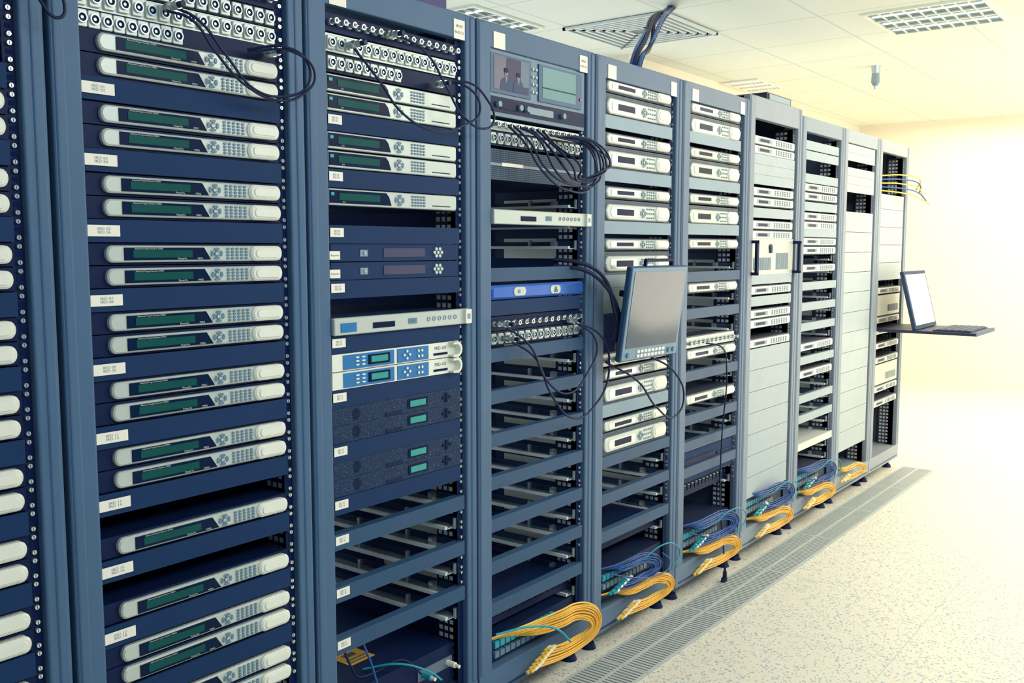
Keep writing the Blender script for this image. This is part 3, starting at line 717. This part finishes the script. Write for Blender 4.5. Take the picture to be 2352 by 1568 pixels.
nt.links.new(m1.outputs[2],m2.inputs[6]); nt.links.new(g.outputs[0],m2.inputs[0]); nt.links.new(m2.outputs[2],bs.inputs['Base Color'])
mc,nt,bs=nodes_mat('ceiling_tiles')
tc,g=gridmask(nt,.62,.0065,3.86,.88)
bs.inputs['Roughness'].default_value=.8
m2=nt.nodes.new('ShaderNodeMix'); m2.data_type='RGBA'; m2.inputs[6].default_value=(.74,.78,.71,1); m2.inputs[7].default_value=(.57,.63,.58,1)
nt.links.new(g.outputs[0],m2.inputs[0]); nt.links.new(m2.outputs[2],bs.inputs['Base Color'])
mw,nt,bs=nodes_mat('cream_wall'); bs.inputs['Roughness'].default_value=.8
nz=nt.nodes.new('ShaderNodeTexNoise'); nz.inputs['Scale'].default_value=3
cr=nt.nodes.new('ShaderNodeMix'); cr.data_type='RGBA'; cr.inputs[6].default_value=(.86,.80,.66,1); cr.inputs[7].default_value=(.88,.82,.68,1)
nt.links.new(nz.outputs['Fac'],cr.inputs[0]); nt.links.new(cr.outputs[2],bs.inputs['Base Color'])
CZ=2.65
S('floor',MB().box(-3,9.5,-4.5,2.4,-.05,0,mf))
S('ceiling',MB().box(-3,9.5,-4.5,2.4,CZ,CZ+.05,mc))
S('wall_back',MB().box(-3,9.5,2.4,2.5,0,CZ,mw))
S('wall_far',MB().box(9.5,9.6,-4.5,2.4,0,CZ,mw))
S('trim_1',MB().box(4.75,9.5,1.62,2.4,2.35,CZ,mw))
O('cable_duct',MB().box(.3,1.42,.30,.85,2.0,2.58,'purple').box(.3,1.425,.295,.30,2.05,2.07,'panel').mesh('cable_duct'),None,(0,0,0),'lavender sheet metal duct on top of the racks','duct')
O('vent_box',MB(.1).box(3.22,3.50,.02,.3,2.025,2.06,'black').box(3.24,3.48,.015,.02,2.03,2.055,'grey').mesh('vent_box'),None,(0,0,0),'low dark box lying on top of the rack','box')
gm=MB()
gm.box(0,.598,-.095,.095,.0005,.0015,'gap')
gm.box(0,.598,-.095,-.086,.0015,.005,'grate').box(0,.598,.086,.095,.0015,.005,'grate').box(0,.598,-.006,.006,.0015,.005,'grate')
for i in range(34): gm.box(i*.0178,i*.0178+.0102,-.09,.09,.0015,.0045,'grate')
gme=gm.mesh('floor_grille')
for i in range(10):
    O('floor_grille',gme,None,(-.6+i*.6,-.125,0),'slotted metal floor grille in front of the racks','floor grille','floor grilles')

# ceiling lights
em=bpy.data.materials.new('tube_light'); em.use_nodes=True
eb=em.node_tree.nodes['Principled BSDF']; eb.inputs['Emission Color'].default_value=(1,.96,.84,1); eb.inputs['Emission Strength'].default_value=2
def ceiling_light(x,y,w,d,f):
    e=O('ceiling_light',None,None,(x,y,CZ),'recessed ceiling light with silver louvre grid','ceiling light','ceiling lights')
    b=MB(.2).box(0,w,0,.02,-.012,.0,'white').box(0,w,d-.02,d,-.012,0,'white').box(0,.02,.02,d-.02,-.012,0,'white').box(w-.02,w,.02,d-.02,-.012,0,'white')
    O('frame',b.mesh('frame'),e)
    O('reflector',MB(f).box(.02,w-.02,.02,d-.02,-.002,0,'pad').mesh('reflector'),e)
    b=MB(.2)
    for j in range(1,3): b.box(.02+(w-.04)*j/3-.008,.02+(w-.04)*j/3+.008,.02,d-.02,-.012,-.002,'white')
    for j in range(1,9): 
        yy=.02+(d-.04)*j/9; b.box(.02,w-.02,yy-.003,yy+.003,-.0115,-.002,'white')
    O('louvre',b.mesh('louvre'),e)
    for j in range(3):
        xx=.02+(w-.04)*(j+.5)/3
        O('tube',MB().box(xx-.012,xx+.012,.03,d-.03,-.006,-.003,em).mesh('tube'),e)
ceiling_light(4.56,-.56,.62,.62,0); ceiling_light(3.12,1.60,.64,.62,0); ceiling_light(6.1,1.3,.5,.3,.6)  # far fixture's reflector colour washed out to stand in for haze
e=O('air_diffuser',None,None,(4.17,1.20,CZ),'square ceiling air diffuser with nested louvres','air diffuser')
for j in range(7):
    a=.33-.042*j; b=MB(.1); t=.018
    z0,z1=-.018+.001*j,-.004
    for (x0,x1,y0,y1) in ((-a,a,-a,-a+t),(-a,a,a-t,a),(-a,-a+t,-a,a),(a-t,a,-a,a)): b.box(x0,x1,y0,y1,z0,z1,'lightin')
    O('louvre' if j else 'frame',b.mesh('louvre'),e)
O('duct_opening',MB().box(-.32,.32,-.32,.32,-.004,-.001,'hole').mesh('duct_opening'),e)
e=O('ceiling_sensor',MB(.1).vcyl(0,0,.026,.032,-.05,0,'zinc').mesh('sensor_base'),None,(6.155,.454,CZ),'small cylindrical glass and metal ceiling sensor','sensor')
O('sensor_bulb',MB(.1).vcyl(0,0,.030,.026,-.11,-.05,'grey').vcyl(0,0,.016,.030,-.135,-.11,'pad').vcyl(0,0,.009,.012,-.16,-.135,'zinc').mesh('sensor_bulb'),e)

# ------------------------------------------------------------ light
w=bpy.data.worlds.new('World'); sc.world=w; w.use_nodes=True
bg=w.node_tree.nodes['Background']; bg.inputs[0].default_value=(.58,.74,1.0,1); bg.inputs[1].default_value=.42
def area(loc,rot,sx,sy,en,c):
    l=bpy.data.lights.new('area','AREA'); l.shape='RECTANGLE'; l.size=sx; l.size_y=sy; l.energy=en; l.color=c
    o=bpy.data.objects.new('area_light',l); col.objects.link(o); o.location=loc; o.rotation_euler=[math.radians(a) for a in rot]; return o
CR=(1,.89,.70)
area((.6,-2.6,2.45),(50,0,0),3.0,.6,38,(.94,.98,1))
area((3.4,-2.4,2.5),(40,0,0),2.6,.6,48,(1,.95,.84))
area((5.2,-1.6,2.55),(0,0,0),2.6,1.2,46,CR)
area((7.9,-.6,2.6),(0,0,0),2.6,3.5,95,CR)
area((6.6,-2.9,1.6),(90,0,-10),2.4,2.0,40,CR)
area((7.0,-2.9,.5),(158,0,-8),4.5,1.2,82,CR)      # added out-of-view fill aimed up, brightens the far ceiling
area((2.8,2.2,1.3),(-90,0,0),5.5,1.8,65,(.85,.95,1)) # added fill behind the racks, brightens the open bays

# ------------------------------------------------------------ camera
cd=bpy.data.cameras.new('Camera'); cam=bpy.data.objects.new('Camera',cd); col.objects.link(cam)
cd.sensor_width=36; cd.lens=36*2200/2352; cd.clip_start=.02
cam.location=(-.8526,-1.689,1.38); cam.rotation_euler=(math.radians(90-5.556),0,math.radians(37.38-90))
sc.camera=cam
